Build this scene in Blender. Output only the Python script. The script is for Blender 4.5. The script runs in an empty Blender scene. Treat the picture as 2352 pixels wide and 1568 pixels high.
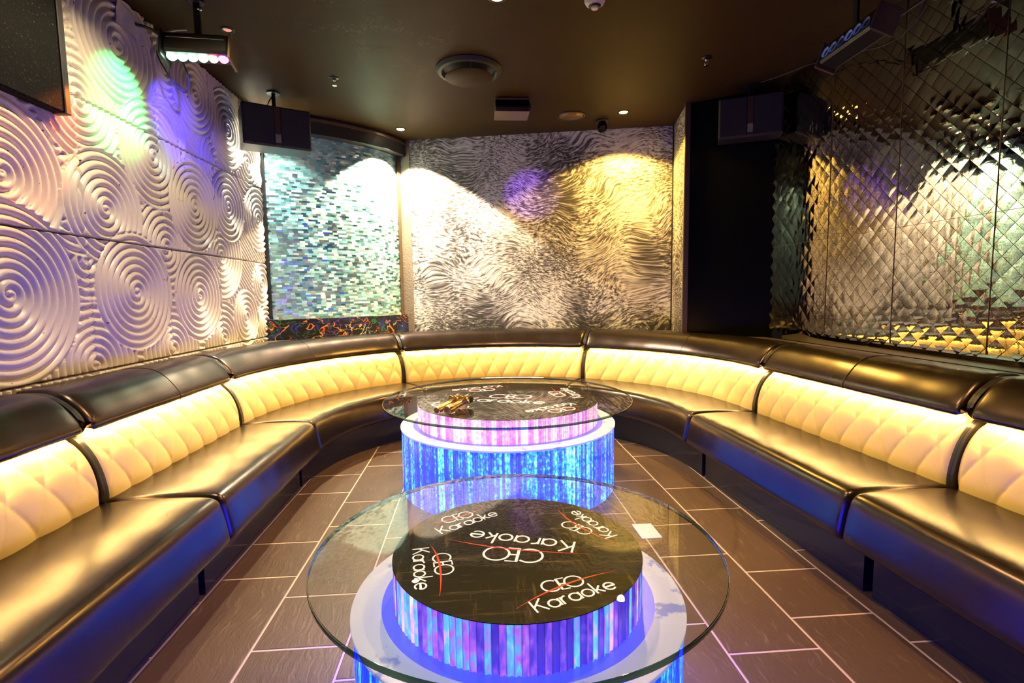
import bpy, math, random
import numpy as np
from mathutils import Matrix, Vector
random.seed(7); np.random.seed(7)
scene = bpy.context.scene
COL = scene.collection
PI = math.pi

# ------------------------------------------------------------------ camera
cam_d = bpy.data.cameras.new('camera'); cam = bpy.data.objects.new('camera', cam_d); COL.objects.link(cam)
cam_d.sensor_width = 36.0; cam_d.lens = 18.1757; cam_d.clip_start = 0.02; cam_d.clip_end = 60
cr = Vector((0.99718255, -0.07364624, -0.01425423)); cu = Vector((0.02087236, 0.0898912, 0.99573285)); cf = Vector((0.07205066, 0.99322495, -0.09117511))
cam.matrix_world = Matrix(((cr.x, cu.x, -cf.x, 0.0), (cr.y, cu.y, -cf.y, 0.0), (cr.z, cu.z, -cf.z, 1.13526), (0, 0, 0, 1)))
scene.camera = cam

# ------------------------------------------------------------------ world and exposure
w = bpy.data.worlds.new('world'); scene.world = w; w.use_nodes = True
w.node_tree.nodes['Background'].inputs[0].default_value = (0.02, 0.016, 0.012, 1); w.node_tree.nodes['Background'].inputs[1].default_value = 0.3
scene.view_settings.view_transform = 'Standard'; scene.view_settings.look = 'None'
scene.view_settings.gamma = 1.0; scene.view_settings.use_curve_mapping = False
scene.view_settings.exposure = 0.42
scene.cycles.use_denoising = True
scene.cycles.max_bounces = 5; scene.cycles.diffuse_bounces = 2; scene.cycles.transparent_max_bounces = 10; scene.cycles.glossy_bounces = 3; scene.cycles.transmission_bounces = 2
scene.cycles.use_adaptive_sampling = True; scene.cycles.adaptive_threshold = 0.12; scene.cycles.adaptive_min_samples = 16; scene.cycles.light_sampling_threshold = 0.05; scene.cycles.caustics_refractive = False
scene.cycles.sample_clamp_indirect = 6.0

# ------------------------------------------------------------------ lamps: every ceiling downlight of the room (fittings are built below)
CEIL = 2.60
LAMPS = [  # x, y, watt, colour, cone, blend, label
    (-0.613, 4.772, 520, (1.0, 0.78, 0.50), 108, 0.10, 'glowing white ceiling downlight at the corner between mosaic and mural'),
    (1.248, 4.286, 190, (1.0, 0.60, 0.10), 132, 0.25, 'glowing yellow ceiling downlight beside the dome camera above the mural'),
    (0.146, 2.700, 170, (1.0, 0.62, 0.26), 120, 0.6, 'glowing warm ceiling downlight cut by the upper frame edge'),
    (-1.57, 4.285, 150, (0.95, 0.95, 0.86), 130, 0.4, 'ceiling downlight behind the hanging loudspeaker beside the mosaic'),
    (-1.08, 2.25, 100, (1.0, 0.78, 0.46), 150, 0.6, 'ceiling downlight over the sofa along the spiral panel wall'),
    (1.05, 1.70, 110, (1.0, 0.58, 0.20), 135, 0.7, 'ceiling downlight over the sofa along the mirror wall'),
]
def spot(name, loc, target, power, color, size, blend, radius=0.03, parent=None):
    l = bpy.data.lights.new(name, 'SPOT'); l.energy = power; l.color = color; l.spot_size = math.radians(size); l.spot_blend = blend; l.shadow_soft_size = radius
    o = bpy.data.objects.new(name, l); COL.objects.link(o)
    d = Vector(target) - Vector(loc); o.rotation_euler = d.to_track_quat('-Z', 'Y').to_euler()
    if parent is not None:
        o.parent = parent; o.location = Vector(loc) - parent.location
    else: o.location = loc
    return o

# ------------------------------------------------------------------ helpers
def tag(o, label=None, cat=None, group=None, kind=None):
    if label: o['label'] = label
    if cat: o['category'] = cat
    if group: o['group'] = group
    if kind: o['kind'] = kind
    return o
def empty(name, loc, label=None, cat=None, group=None, kind=None):
    o = bpy.data.objects.new(name, None); o.location = loc; o.empty_display_size = 0.1; COL.objects.link(o)
    return tag(o, label, cat, group, kind)
def mesh(name, V, F, mats, smooth=False, fm=None, uv=None):
    me = bpy.data.meshes.new(name); V = np.asarray(V, float)
    if isinstance(F, np.ndarray) and F.ndim == 2:
        n, k = F.shape
        me.vertices.add(len(V)); me.vertices.foreach_set('co', V.astype(np.float32).ravel())
        me.loops.add(n * k); me.loops.foreach_set('vertex_index', F.astype(np.int32).ravel())
        me.polygons.add(n); me.polygons.foreach_set('loop_start', np.arange(0, n * k, k, dtype=np.int32)); me.polygons.foreach_set('loop_total', np.full(n, k, np.int32))
    else:
        me.from_pydata([tuple(v) for v in V], [], [tuple(int(i) for i in f) for f in F])
    for m in (mats if isinstance(mats, (list, tuple)) else [mats]): me.materials.append(m)
    if fm is not None: me.polygons.foreach_set('material_index', np.asarray(fm, np.int32))
    if smooth is True: me.polygons.foreach_set('use_smooth', np.ones(len(me.polygons), bool))
    elif smooth is not False: me.polygons.foreach_set('use_smooth', np.asarray(smooth, bool))
    if uv is not None:
        lay = me.uv_layers.new(name='UVMap'); li = np.empty(len(me.loops), np.int32); me.loops.foreach_get('vertex_index', li)
        lay.data.foreach_set('uv', np.asarray(uv, np.float32)[li].ravel())
    me.update(calc_edges=True); me.validate()
    return me
def mk(name, V, F, mats, parent=None, smooth=False, fm=None, uv=None, loc=None, angle=None):
    """V in world coordinates; the origin is the parent's place or the base centre of the thing."""
    V = np.asarray(V, float)
    if parent is not None:
        o0 = np.zeros(3); q = parent
        while q is not None: o0 = o0 + np.array(q.location); q = q.parent
        base = np.zeros(3)
    else:
        o0 = np.array(loc) if loc is not None else np.array([(V[:, 0].min() + V[:, 0].max()) / 2, (V[:, 1].min() + V[:, 1].max()) / 2, V[:, 2].min()])
        base = o0
    me = mesh(name, V - o0, F, mats, smooth, fm, uv)
    if angle: me.set_sharp_from_angle(angle=math.radians(angle))
    o = bpy.data.objects.new(name, me); o.location = base; COL.objects.link(o)
    if parent is not None: o.parent = parent
    return o
class MB:
    def __init__(s): s.V = []; s.F = []
    def add(s, V, F):
        b = len(s.V); s.V += [tuple(v) for v in V]; s.F += [tuple(i + b for i in f) for f in F]; return s
    def box(s, c, size, rz=0.0, M=None):
        x, y, z = [q / 2 for q in size]
        P = [Vector((a * x, b * y, d * z)) for d in (-1, 1) for b in (-1, 1) for a in (-1, 1)]
        R = M if M is not None else Matrix.Rotation(rz, 3, 'Z')
        P = [R @ p + Vector(c) for p in P]
        return s.add(P, [(0, 2, 3, 1), (4, 5, 7, 6), (0, 1, 5, 4), (2, 6, 7, 3), (0, 4, 6, 2), (1, 3, 7, 5)])
    def bbox(s, c, size, b=0.005, M=None, rz=0.0):
        """box with chamfered edges"""
        R = M if M is not None else Matrix.Rotation(rz, 3, 'Z')
        h = [q / 2 for q in size]; P = []; idx = {}
        for sx in (-1, 1):
            for sy in (-1, 1):
                for sz in (-1, 1):
                    for a in range(3):
                        v = [sx * h[0], sy * h[1], sz * h[2]]
                        for k in range(3):
                            if k != a: v[k] -= (sx, sy, sz)[k] * b
                        idx[(sx, sy, sz, a)] = len(P); P.append(R @ Vector(v) + Vector(c))
        F = []
        for a in range(3):
            o1, o2 = [k for k in range(3) if k != a]
            for sg in (-1, 1):
                q = []
                for s1, s2 in ((-1, -1), (1, -1), (1, 1), (-1, 1)):
                    t = [0, 0, 0]; t[a] = sg; t[o1] = s1; t[o2] = s2; q.append(idx[(*t, a)])
                F.append(q)
        for a in range(3):
            o1, o2 = [k for k in range(3) if k != a]
            for s1 in (-1, 1):
                for s2 in (-1, 1):
                    q = []
                    for sa, ax in ((-1, o1), (1, o1), (1, o2), (-1, o2)):
                        t = [0, 0, 0]; t[a] = sa; t[o1] = s1; t[o2] = s2; q.append(idx[(*t, ax)])
                    F.append(q)
        for sx in (-1, 1):
            for sy in (-1, 1):
                for sz in (-1, 1): F.append([idx[(sx, sy, sz, a)] for a in range(3)])
        return s.add(P, F)
    def lathe(s, c, prof, n=48, M=None):
        """prof: list of (r, z); closed when it starts and ends on the axis"""
        V = []; F = []; rings = []
        for r, z in prof:
            if r < 1e-6: rings.append([len(V)]); V.append((0, 0, z))
            else:
                rings.append(list(range(len(V), len(V) + n)))
                V += [(r * math.cos(2 * PI * k / n), r * math.sin(2 * PI * k / n), z) for k in range(n)]
        for a, b in zip(rings, rings[1:]):
            for k in range(n):
                k2 = (k + 1) % n
                if len(a) == 1 and len(b) == 1: continue
                if len(a) == 1: F.append((a[0], b[k2], b[k]))
                elif len(b) == 1: F.append((a[k], a[k2], b[0]))
                else: F.append((a[k], a[k2], b[k2], b[k]))
        if M is not None: V = [M @ Vector(v) for v in V]
        return s.add([(v[0] + c[0], v[1] + c[1], v[2] + c[2]) for v in V], F)
    def tube(s, pts, r, n=8, taper=None):
        pts = [Vector(p) for p in pts]; V = []; F = []; up = Vector((0.13, 0.21, 0.97))
        for i, p in enumerate(pts):
            t = (pts[min(i + 1, len(pts) - 1)] - pts[max(i - 1, 0)]).normalized()
            a = t.cross(up); a = a.normalized() if a.length > 1e-4 else t.orthogonal().normalized(); b = t.cross(a)
            rr = r if taper is None else r * taper[i]
            V += [p + (a * math.cos(2 * PI * k / n) + b * math.sin(2 * PI * k / n)) * rr for k in range(n)]
        for i in range(len(pts) - 1):
            for k in range(n):
                F.append((i * n + k, i * n + (k + 1) % n, (i + 1) * n + (k + 1) % n, (i + 1) * n + k))
        F.append(tuple(range(n))[::-1]); F.append(tuple(range((len(pts) - 1) * n, len(pts) * n)))
        return s.add(V, F)
    def mk(s, name, mat, parent=None, smooth=False, **kw): return mk(name, s.V, s.F, mat, parent, smooth, **kw)
def grid_faces(nu, nv, cu=False, cv=False):
    i = np.arange(nu if cu else nu - 1); j = np.arange(nv if cv else nv - 1)
    I, J = np.meshgrid(i, j, indexing='ij'); I2 = (I + 1) % nu; J2 = (J + 1) % nv
    return np.stack([I * nv + J, I2 * nv + J, I2 * nv + J2, I * nv + J2], -1).reshape(-1, 4)

# ------------------------------------------------------------------ materials
class NT:
    def __init__(s, name):
        s.m = bpy.data.materials.new(name); s.m.use_nodes = True; s.t = s.m.node_tree; s.b = s.t.nodes['Principled BSDF']; s.out = s.t.nodes['Material Output']
    def n(s, typ, ins=None, **kw):
        q = s.t.nodes.new(typ)
        for k, v in kw.items(): setattr(q, k, v)
        for k, v in (ins or {}).items():
            if hasattr(v, 'is_output') or isinstance(v, bpy.types.NodeSocket): s.t.links.new(v, q.inputs[k])
            else: q.inputs[k].default_value = v
        return q
    def ramp(s, fac, stops, interp='LINEAR'):
        q = s.n('ShaderNodeValToRGB', {0: fac}); q.color_ramp.interpolation = interp; e = q.color_ramp.elements
        while len(e) > 1: e.remove(e[-1])
        e[0].position = stops[0][0]; e[0].color = (*stops[0][1], 1)
        for p, c in stops[1:]:
            k = e.new(p); k.color = (*c, 1)
        return q.outputs[0]
    def math(s, op, a, b=None, c=None):
        ins = {0: a}
        if b is not None: ins[1] = b
        if c is not None: ins[2] = c
        return s.n('ShaderNodeMath', ins, operation=op).outputs[0]
    def mix(s, fac, a, b, blend='MIX'):
        q = s.n('ShaderNodeMix', {0: fac}, data_type='RGBA', blend_type=blend)
        for i, v in ((6, a), (7, b)):
            if isinstance(v, tuple): q.inputs[i].default_value = (*v, 1) if len(v) == 3 else v
            else: s.t.links.new(v, q.inputs[i])
        return q.outputs[2]
    def noise(s, vec, scale, detail=2, rough=0.5, dist=0.0, out=0):
        return s.n('ShaderNodeTexNoise', {'Vector': vec, 'Scale': scale, 'Detail': detail, 'Roughness': rough, 'Distortion': dist}).outputs[out]
    def mapv(s, vec, scale=(1, 1, 1), loc=(0, 0, 0), rot=(0, 0, 0)):
        return s.n('ShaderNodeMapping', {'Vector': vec, 'Scale': scale, 'Location': loc, 'Rotation': rot}).outputs[0]
    def coord(s, k='Object'): return s.n('ShaderNodeTexCoord').outputs[k]
    def pos(s): return s.n('ShaderNodeNewGeometry').outputs['Position']
    def set(s, **kw):
        al = dict(col='Base Color', rough='Roughness', metal='Metallic', spec='Specular IOR Level', ec='Emission Color', es='Emission Strength', normal='Normal', coat='Coat Weight', coatr='Coat Roughness', alpha='Alpha', sheen='Sheen Weight', ior='IOR', tint='Specular Tint')
        for k, v in kw.items():
            i = s.b.inputs[al[k]]
            if isinstance(v, bpy.types.NodeSocket): s.t.links.new(v, i)
            elif isinstance(v, tuple): i.default_value = (*v, 1) if len(v) == 3 else v
            else: i.default_value = v
        return s
    def bump(s, h, strength=0.3, dist=0.01):
        return s.n('ShaderNodeBump', {'Height': h, 'Strength': strength, 'Distance': dist}).outputs[0]
def plain(name, col, rough=0.5, metal=0.0, **kw): return NT(name).set(col=col, rough=rough, metal=metal, **kw).m
def emit(name, col, strength): return NT(name).set(col=(0.02, 0.02, 0.02), ec=col, es=strength, rough=0.5).m

def leather(name, col, rough, metal, coat=0.0, ior=1.5, tint=(1.0, 1.0, 1.0)):
    t = NT(name); p = t.coord()
    n1 = t.noise(p, 230, 3, 0.6); n2 = t.noise(p, 9, 2); n3 = t.noise(t.mapv(p, (1, 1, 0.3)), 30, 3, 0.6)
    h = t.math('ADD', t.math('MULTIPLY', n1, 0.0006), t.math('ADD', t.math('MULTIPLY', n2, 0.30), t.math('MULTIPLY', n3, 0.012)))
    return t.set(col=t.mix(n2, col, tuple(c * 0.75 for c in col)), metal=metal, coat=coat, coatr=0.25,
                 rough=t.math('MULTIPLY_ADD', n3, 0.06, rough - 0.03), normal=t.bump(h, 0.10, 0.010), ior=ior, tint=tint).m
M_LEATHER = leather('bronze_black_vinyl', (0.010, 0.006, 0.003), 0.26, 0.0, 0.0, 1.54, (1.0, 0.74, 0.66))
M_DARKSEAM = leather('black_seam_vinyl', (0.012, 0.009, 0.008), 0.38, 0.0)
def cream():
    t = NT('cream_vinyl'); p = t.coord()
    return t.set(col=(0.86, 0.66, 0.22), rough=0.42, normal=t.bump(t.noise(p, 260, 2), 0.08, 0.004), coat=0.2, coatr=0.3).m
M_CREAM = cream()
M_LED = emit('warm_led_strip', (1.0, 0.64, 0.22), 72.0)
def plinth():
    t = NT('black_gloss_plinth'); n = t.noise(t.mapv(t.pos(), (3, 3, 40)), 6, 3)
    return t.set(col=(0.012, 0.010, 0.009), rough=t.math('MULTIPLY_ADD', n, 0.10, 0.10), coat=0.0, spec=0.35).m
M_PLINTH = plinth()
def swirl():
    t = NT('cream_relief_paint'); p = t.pos(); n = t.noise(p, 14, 4, 0.6); n2 = t.noise(p, 5, 2)
    speck = t.math('GREATER_THAN', t.noise(p, 55, 2, 0.4), 0.755)
    c = t.mix(n2, (0.66, 0.60, 0.48), (0.58, 0.52, 0.41))
    c = t.mix(speck, c, (0.08, 0.05, 0.03))
    return t.set(col=c, rough=t.math('MULTIPLY_ADD', n, 0.2, 0.28), spec=0.5).m
M_SWIRL = swirl()
def tilemat():
    t = NT('slate_floor_tile'); p = t.pos()
    oi = t.n('ShaderNodeObjectInfo').outputs['Random']
    q = t.n('ShaderNodeVectorMath', {0: p, 1: t.n('ShaderNodeCombineXYZ', {0: t.math('MULTIPLY', oi, 37.0), 1: t.math('MULTIPLY', oi, 91.0), 2: 0.0}).outputs[0]}, operation='ADD').outputs[0]
    warp = t.noise(q, 5, 3, 0.5, 0.0, 1)
    qq = t.n('ShaderNodeVectorMath', {0: q, 1: t.n('ShaderNodeVectorMath', {0: warp, 'Scale': 0.10}, operation='SCALE').outputs[0]}, operation='ADD').outputs[0]
    st = t.noise(t.mapv(qq, (62, 8, 1), rot=(0, 0, 0.42)), 1.0, 5, 0.66)
    fine = t.noise(q, 170, 3, 0.6)
    crack = t.ramp(st, [(0.58, (0, 0, 0)), (0.66, (1, 1, 1))])
    c = t.mix(t.noise(q, 3, 2), (0.085, 0.045, 0.018), (0.140, 0.078, 0.034)); c = t.mix(t.math('MULTIPLY', crack, 0.28), c, (0.42, 0.28, 0.16))
    c = t.mix(t.math('MULTIPLY', fine, 0.5), c, (0.05, 0.04, 0.03))
    h = t.math('ADD', t.math('MULTIPLY', st, 1.0), t.math('MULTIPLY', fine, 0.10))
    return t.set(col=c, rough=t.math('MULTIPLY_ADD', fine, 0.2, 0.36), normal=t.bump(h, 0.26, 0.006), spec=0.4).m
M_TILE = tilemat()
M_GROUT = plain('pale_grout', (0.62, 0.48, 0.32), 0.8)
def ceilmat():
    t = NT('dark_ceiling_paint'); p = t.pos()
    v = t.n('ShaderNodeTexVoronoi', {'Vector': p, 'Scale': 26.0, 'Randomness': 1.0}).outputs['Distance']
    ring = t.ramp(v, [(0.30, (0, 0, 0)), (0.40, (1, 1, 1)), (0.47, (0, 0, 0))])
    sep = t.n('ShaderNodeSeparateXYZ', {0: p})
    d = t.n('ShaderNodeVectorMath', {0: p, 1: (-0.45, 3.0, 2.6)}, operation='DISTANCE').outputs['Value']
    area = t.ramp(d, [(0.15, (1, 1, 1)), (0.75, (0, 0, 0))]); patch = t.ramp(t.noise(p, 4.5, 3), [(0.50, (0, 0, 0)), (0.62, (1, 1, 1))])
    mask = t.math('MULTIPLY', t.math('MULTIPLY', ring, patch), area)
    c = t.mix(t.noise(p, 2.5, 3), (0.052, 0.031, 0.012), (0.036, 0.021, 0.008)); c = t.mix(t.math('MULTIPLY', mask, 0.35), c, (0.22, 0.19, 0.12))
    return t.set(col=c, rough=0.5, spec=0.05, normal=t.bump(t.noise(p, 220, 2), 0.12, 0.004)).m
M_CEIL = ceilmat()
M_BLACK = plain('matt_black', (0.012, 0.011, 0.011), 0.55)
M_BLACKG = plain('gloss_black', (0.004, 0.004, 0.005), 0.18, spec=0.08)
M_BLKMETAL = plain('black_metal', (0.02, 0.019, 0.018), 0.38, 0.4)
M_CHROME = plain('chrome', (0.75, 0.72, 0.68), 0.2, 1.0)
M_WHITE = plain('white_plastic', (0.75, 0.70, 0.63), 0.45)
def mosaic():
    t = NT('glass_mosaic'); uv = t.coord('UV'); s = t.n('ShaderNodeSeparateXYZ', {0: uv})
    vj = t.math('DIVIDE', s.outputs[1], 0.0165); row = t.math('FLOOR', vj)
    uj = t.math('ADD', t.math('DIVIDE', s.outputs[0], 0.040), t.math('MULTIPLY', t.n('ShaderNodeTexWhiteNoise', {'W': row}, noise_dimensions='1D').outputs[0], 3.0)); colm = t.math('FLOOR', uj)
    wn = t.n('ShaderNodeTexWhiteNoise', {'Vector': t.n('ShaderNodeCombineXYZ', {0: colm, 1: row, 2: 0.0}).outputs[0]}, noise_dimensions='3D')
    fu = t.math('ABSOLUTE', t.math('SUBTRACT', t.math('SUBTRACT', uj, colm), 0.5)); fv = t.math('ABSOLUTE', t.math('SUBTRACT', t.math('SUBTRACT', vj, row), 0.5))
    joint = t.math('MAXIMUM', t.math('GREATER_THAN', fu, 0.465), t.math('GREATER_THAN', fv, 0.43))
    c = t.ramp(wn.outputs[0], [(0.0, (0.08, 0.34, 0.35)), (0.25, (0.22, 0.58, 0.56)), (0.55, (0.40, 0.74, 0.69)), (0.85, (0.62, 0.86, 0.80)), (1.0, (0.84, 0.94, 0.88))])
    c = t.mix(joint, c, (0.22, 0.34, 0.33))
    g = t.n('ShaderNodeNewGeometry').outputs['Normal']
    off = t.n('ShaderNodeVectorMath', {0: t.n('ShaderNodeVectorMath', {0: wn.outputs[1], 1: (0.5, 0.5, 0.5)}, operation='SUBTRACT').outputs[0], 'Scale': 0.55}, operation='SCALE').outputs[0]
    nn = t.n('ShaderNodeVectorMath', {0: t.n('ShaderNodeVectorMath', {0: g, 1: off}, operation='ADD').outputs[0]}, operation='NORMALIZE').outputs[0]
    return t.set(col=c, rough=t.math('MULTIPLY_ADD', joint, 0.4, 0.22), metal=0.25, normal=nn, spec=0.8, coat=0.3, coatr=0.1).m
M_MOSAIC = mosaic()
def mural():
    # plain stand-in: an abstract field of black and white brush strokes
    t = NT('abstract_brushstroke_print'); uv = t.coord('UV')
    wv = t.noise(uv, 1.15, 2, 0.45, 0.0, 1)
    d = t.n('ShaderNodeVectorMath', {0: t.n('ShaderNodeVectorMath', {0: wv, 1: (0.5, 0.5, 0.5)}, operation='SUBTRACT').outputs[0], 'Scale': 1.0}, operation='SCALE').outputs[0]
    q = t.n('ShaderNodeVectorMath', {0: uv, 1: d}, operation='ADD').outputs[0]
    s1 = t.noise(t.mapv(q, (17, 62, 1)), 1.0, 3, 0.6); s2 = t.noise(t.mapv(q, (36, 140, 1), loc=(3, 5, 0)), 1.0, 4, 0.65)
    s = t.math('ADD', t.math('MULTIPLY', s1, 0.62), t.math('MULTIPLY', s2, 0.38))
    big = t.noise(uv, 1.7, 3, 0.5)
    y = t.n('ShaderNodeSeparateXYZ', {0: uv}).outputs[1]
    low = t.ramp(y, [(0.78, (1, 1, 1)), (1.45, (0, 0, 0))])
    s = t.math('ADD', s, t.math('MULTIPLY', t.math('SUBTRACT', big, 0.5), 0.45)); s = t.math('SUBTRACT', s, t.math('MULTIPLY', low, 0.07))
    c = t.ramp(s, [(0.38, (0.03, 0.028, 0.03)), (0.45, (0.12, 0.11, 0.11)), (0.51, (0.42, 0.39, 0.38)), (0.58, (0.82, 0.80, 0.76))])
    return t.set(col=c, rough=0.6, normal=t.bump(t.noise(uv, 160, 2), 0.15, 0.004)).m
M_MURAL = mural()
def squiggle():
    t = NT('squiggle_fabric'); uv = t.coord('UV')
    q = t.mapv(uv, (1, 1.3, 1)); a = t.noise(q, 5.5, 2, 0.45, 1.6); b = t.noise(t.mapv(q, (1, 1, 1), loc=(7, 3, 0)), 7.0, 2, 0.5, 1.5)
    la = t.math('LESS_THAN', t.math('ABSOLUTE', t.math('SUBTRACT', a, 0.52)), 0.014); lb = t.math('LESS_THAN', t.math('ABSOLUTE', t.math('SUBTRACT', b, 0.5)), 0.018)
    hue = t.noise(q, 4.2, 1, 0.4)
    ca = t.ramp(hue, [(0.36, (0.9, 0.32, 0.02)), (0.46, (0.8, 0.06, 0.02)), (0.54, (0.9, 0.42, 0.04)), (0.64, (0.75, 0.60, 0.10))], 'CONSTANT')
    cb = t.ramp(hue, [(0.35, (0.02, 0.05, 0.35)), (0.47, (0.03, 0.18, 0.05)), (0.55, (0.16, 0.05, 0.35)), (0.63, (0.5, 0.58, 0.66))], 'CONSTANT')
    blob = t.ramp(t.noise(q, 6, 2), [(0.56, (0.006, 0.006, 0.008)), (0.66, (0.02, 0.03, 0.16))])
    keep = t.math('GREATER_THAN', t.noise(t.mapv(q, (1, 1, 1), loc=(2, 9, 0)), 7.0, 1), 0.43)
    c = t.mix(lb, blob, cb); c = t.mix(t.math('MULTIPLY', la, keep), c, ca)
    return t.set(col=c, rough=0.7).m
M_SQUIG = squiggle()
M_MIRROR = NT('smoked_mirror').set(col=(0.42, 0.39, 0.34), metal=1.0, rough=0.025).m
def mirror_tile():
    t = NT('pressed_mirror'); p = t.pos(); n = t.noise(p, 26, 3, 0.55, 1.2)
    return t.set(col=(0.46, 0.42, 0.35), metal=1.0, rough=0.03, normal=t.bump(n, 0.07, 0.003)).m
M_MTILE = mirror_tile()
def carpet():
    t = NT('speckled_black_carpet'); p = t.pos(); sp = t.ramp(t.noise(p, 95, 3, 0.7), [(0.60, (0.004, 0.004, 0.004)), (0.72, (0.06, 0.05, 0.035))])
    return t.set(col=sp, rough=0.85, spec=0.1, normal=t.bump(t.noise(p, 150, 3), 0.5, 0.006)).m
M_CARPET = carpet()
def wood():
    t = NT('dark_wood_ledge'); n = t.noise(t.mapv(t.pos(), (30, 2.5, 30)), 1.0, 4, 0.6)
    return t.set(col=t.mix(n, (0.05, 0.038, 0.022), (0.14, 0.10, 0.055)), rough=0.35).m
M_WOOD = wood()
def block():
    t = NT('painted_block'); n = t.noise(t.pos(), 60, 4, 0.65); n2 = t.noise(t.pos(), 5, 2)
    return t.set(col=t.mix(n2, (0.27, 0.22, 0.16), (0.20, 0.16, 0.12)), rough=0.7, normal=t.bump(n, 0.6, 0.01)).m
M_BLOCK = block()
M_BRONZE = plain('bronze_band', (0.20, 0.14, 0.08), 0.4, 0.6)
def drum(name, stops, strength, pitch, sz=7.0, wr_=0.30, noisy=0.45):
    """back-lit ribbed acrylic: every rib catches the light inside differently, broken into sparks"""
    t = NT(name); uv = t.coord('UV'); s = t.n('ShaderNodeSeparateXYZ', {0: uv}); u = t.math('DIVIDE', s.outputs[0], pitch); rib = t.math('FLOOR', u)
    wn = t.n('ShaderNodeTexWhiteNoise', {'W': rib}, noise_dimensions='1D').outputs[0]
    v = t.n('ShaderNodeCombineXYZ', {0: t.math('MULTIPLY', s.outputs[0], 55.0), 1: t.math('MULTIPLY', s.outputs[1], sz * 7.0), 2: t.math('MULTIPLY', rib, 3.7)}).outputs[0]
    sp = t.noise(v, 1.0, 2, 0.6); big = t.noise(t.mapv(uv, (1.6, 2.4, 1)), 1.0, 2)
    f = t.math('ADD', t.math('MULTIPLY', wn, wr_), t.math('ADD', t.math('MULTIPLY', sp, noisy), t.math('MULTIPLY', big, 1.0 - wr_ - noisy)))
    edge = t.math('ABSOLUTE', t.math('SUBTRACT', t.math('SUBTRACT', u, rib), 0.5)); dark = t.ramp(edge, [(0.36, (1, 1, 1)), (0.5, (0.35, 0.35, 0.5))])
    c = t.mix(1.0, t.ramp(f, stops), dark, 'MULTIPLY')
    return t.set(col=(0.25, 0.28, 0.4), rough=0.15, ec=c, es=strength).m
M_DRUM_FAR = drum('blue_lit_acrylic', [(0.42, (0.0, 0.008, 0.30)), (0.51, (0.0, 0.03, 0.90)), (0.58, (0.005, 0.16, 1.0)), (0.65, (0.05, 0.60, 1.0)), (0.76, (0.8, 1.0, 1.0))], 3.0, 0.0135, 7.0, 0.20, 0.48)
M_DRUM_NEAR = drum('deep_blue_lit_acrylic', [(0.42, (0.0, 0.002, 0.30)), (0.53, (0.001, 0.008, 0.95)), (0.64, (0.004, 0.03, 1.0)), (0.76, (0.02, 0.08, 1.0))], 24.0, 0.0135)
M_RISER_FAR = drum('pink_lit_acrylic', [(0.36, (0.75, 0.10, 0.75)), (0.46, (1.0, 0.30, 0.55)), (0.56, (1.0, 0.62, 0.75)), (0.68, (1.0, 0.90, 0.95))], 1.1, 0.0135)
M_RISER_NEAR = drum('violet_lit_acrylic', [(0.36, (0.05, 0.02, 0.55)), (0.44, (0.16, 0.06, 0.80)), (0.50, (0.45, 0.10, 0.80)), (0.545, (0.10, 0.30, 1.0)), (0.61, (0.12, 0.52, 1.0)), (0.66, (0.85, 0.35, 0.75)), (0.73, (1.0, 0.8, 0.85))], 1.0, 0.0152, 3.2, 0.34, 0.36)
def capmat():
    t = NT('frosted_white_acrylic'); p = t.coord(); n = t.noise(p, 9, 4, 0.6); n2 = t.noise(p, 3.0, 2)
    patch = t.ramp(n, [(0.60, (0, 0, 0)), (0.64, (1, 1, 1))])
    c = t.mix(patch, (0.62, 0.61, 0.62), (0.26, 0.28, 0.55))
    e = t.mix(patch, (0.50, 0.54, 1.0), (0.14, 0.16, 0.80)); e = t.mix(n2, e, (0.36, 0.50, 1.0))
    return t.set(col=c, rough=0.35, ec=e, es=0.34).m
M_CAP = capmat()
M_CAPRING = NT('blue_lit_gap').set(col=(0.1, 0.1, 0.3), rough=0.3, ec=(0.08, 0.10, 1.0), es=0.75).m
def printmat():
    t = NT('scratched_black_print'); p = t.coord(); n = t.noise(t.mapv(p, (5, 70, 1), rot=(0, 0, 0.3)), 1.0, 4, 0.7); n2 = t.noise(t.mapv(p, (60, 6, 1), rot=(0, 0, 0.9)), 1.0, 4, 0.7); g = t.noise(p, 420, 2, 0.7)
    sc = t.math('MAXIMUM', t.ramp(n, [(0.57, (0, 0, 0)), (0.70, (1, 1, 1))]), t.ramp(n2, [(0.58, (0, 0, 0)), (0.72, (1, 1, 1))]))
    c = t.mix(t.math('MULTIPLY', g, 0.6), (0.006, 0.0035, 0.003), (0.024, 0.014, 0.010)); c = t.mix(t.math('MULTIPLY', sc, 0.5), c, (0.30, 0.20, 0.11))
    return t.set(col=c, rough=0.45, spec=0.1).m
M_PRINT = printmat()
M_TEXT = plain('backlit_white_lettering', (0.85, 0.82, 0.86), 0.5, ec=(0.95, 0.82, 1.0), es=0.45)
M_RED = plain('backlit_red_swoosh', (0.75, 0.035, 0.012), 0.45, ec=(1.0, 0.03, 0.01), es=0.25)
def glass_top():
    t = NT('clear_glass_plate'); lw = t.n('ShaderNodeLayerWeight', {'Blend': 0.5}).outputs['Facing']
    f = t.math('MULTIPLY_ADD', t.math('POWER', lw, 5.0), 0.85, 0.065)
    tr = t.n('ShaderNodeBsdfTransparent', {'Color': (0.93, 0.96, 0.93, 1)}); gl = t.n('ShaderNodeBsdfGlossy', {'Color': (1, 1, 1, 1), 'Roughness': 0.006})
    mx = t.n('ShaderNodeMixShader', {0: f, 1: tr.outputs[0], 2: gl.outputs[0]}); t.t.links.new(mx.outputs[0], t.out.inputs[0]); return t.m
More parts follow.
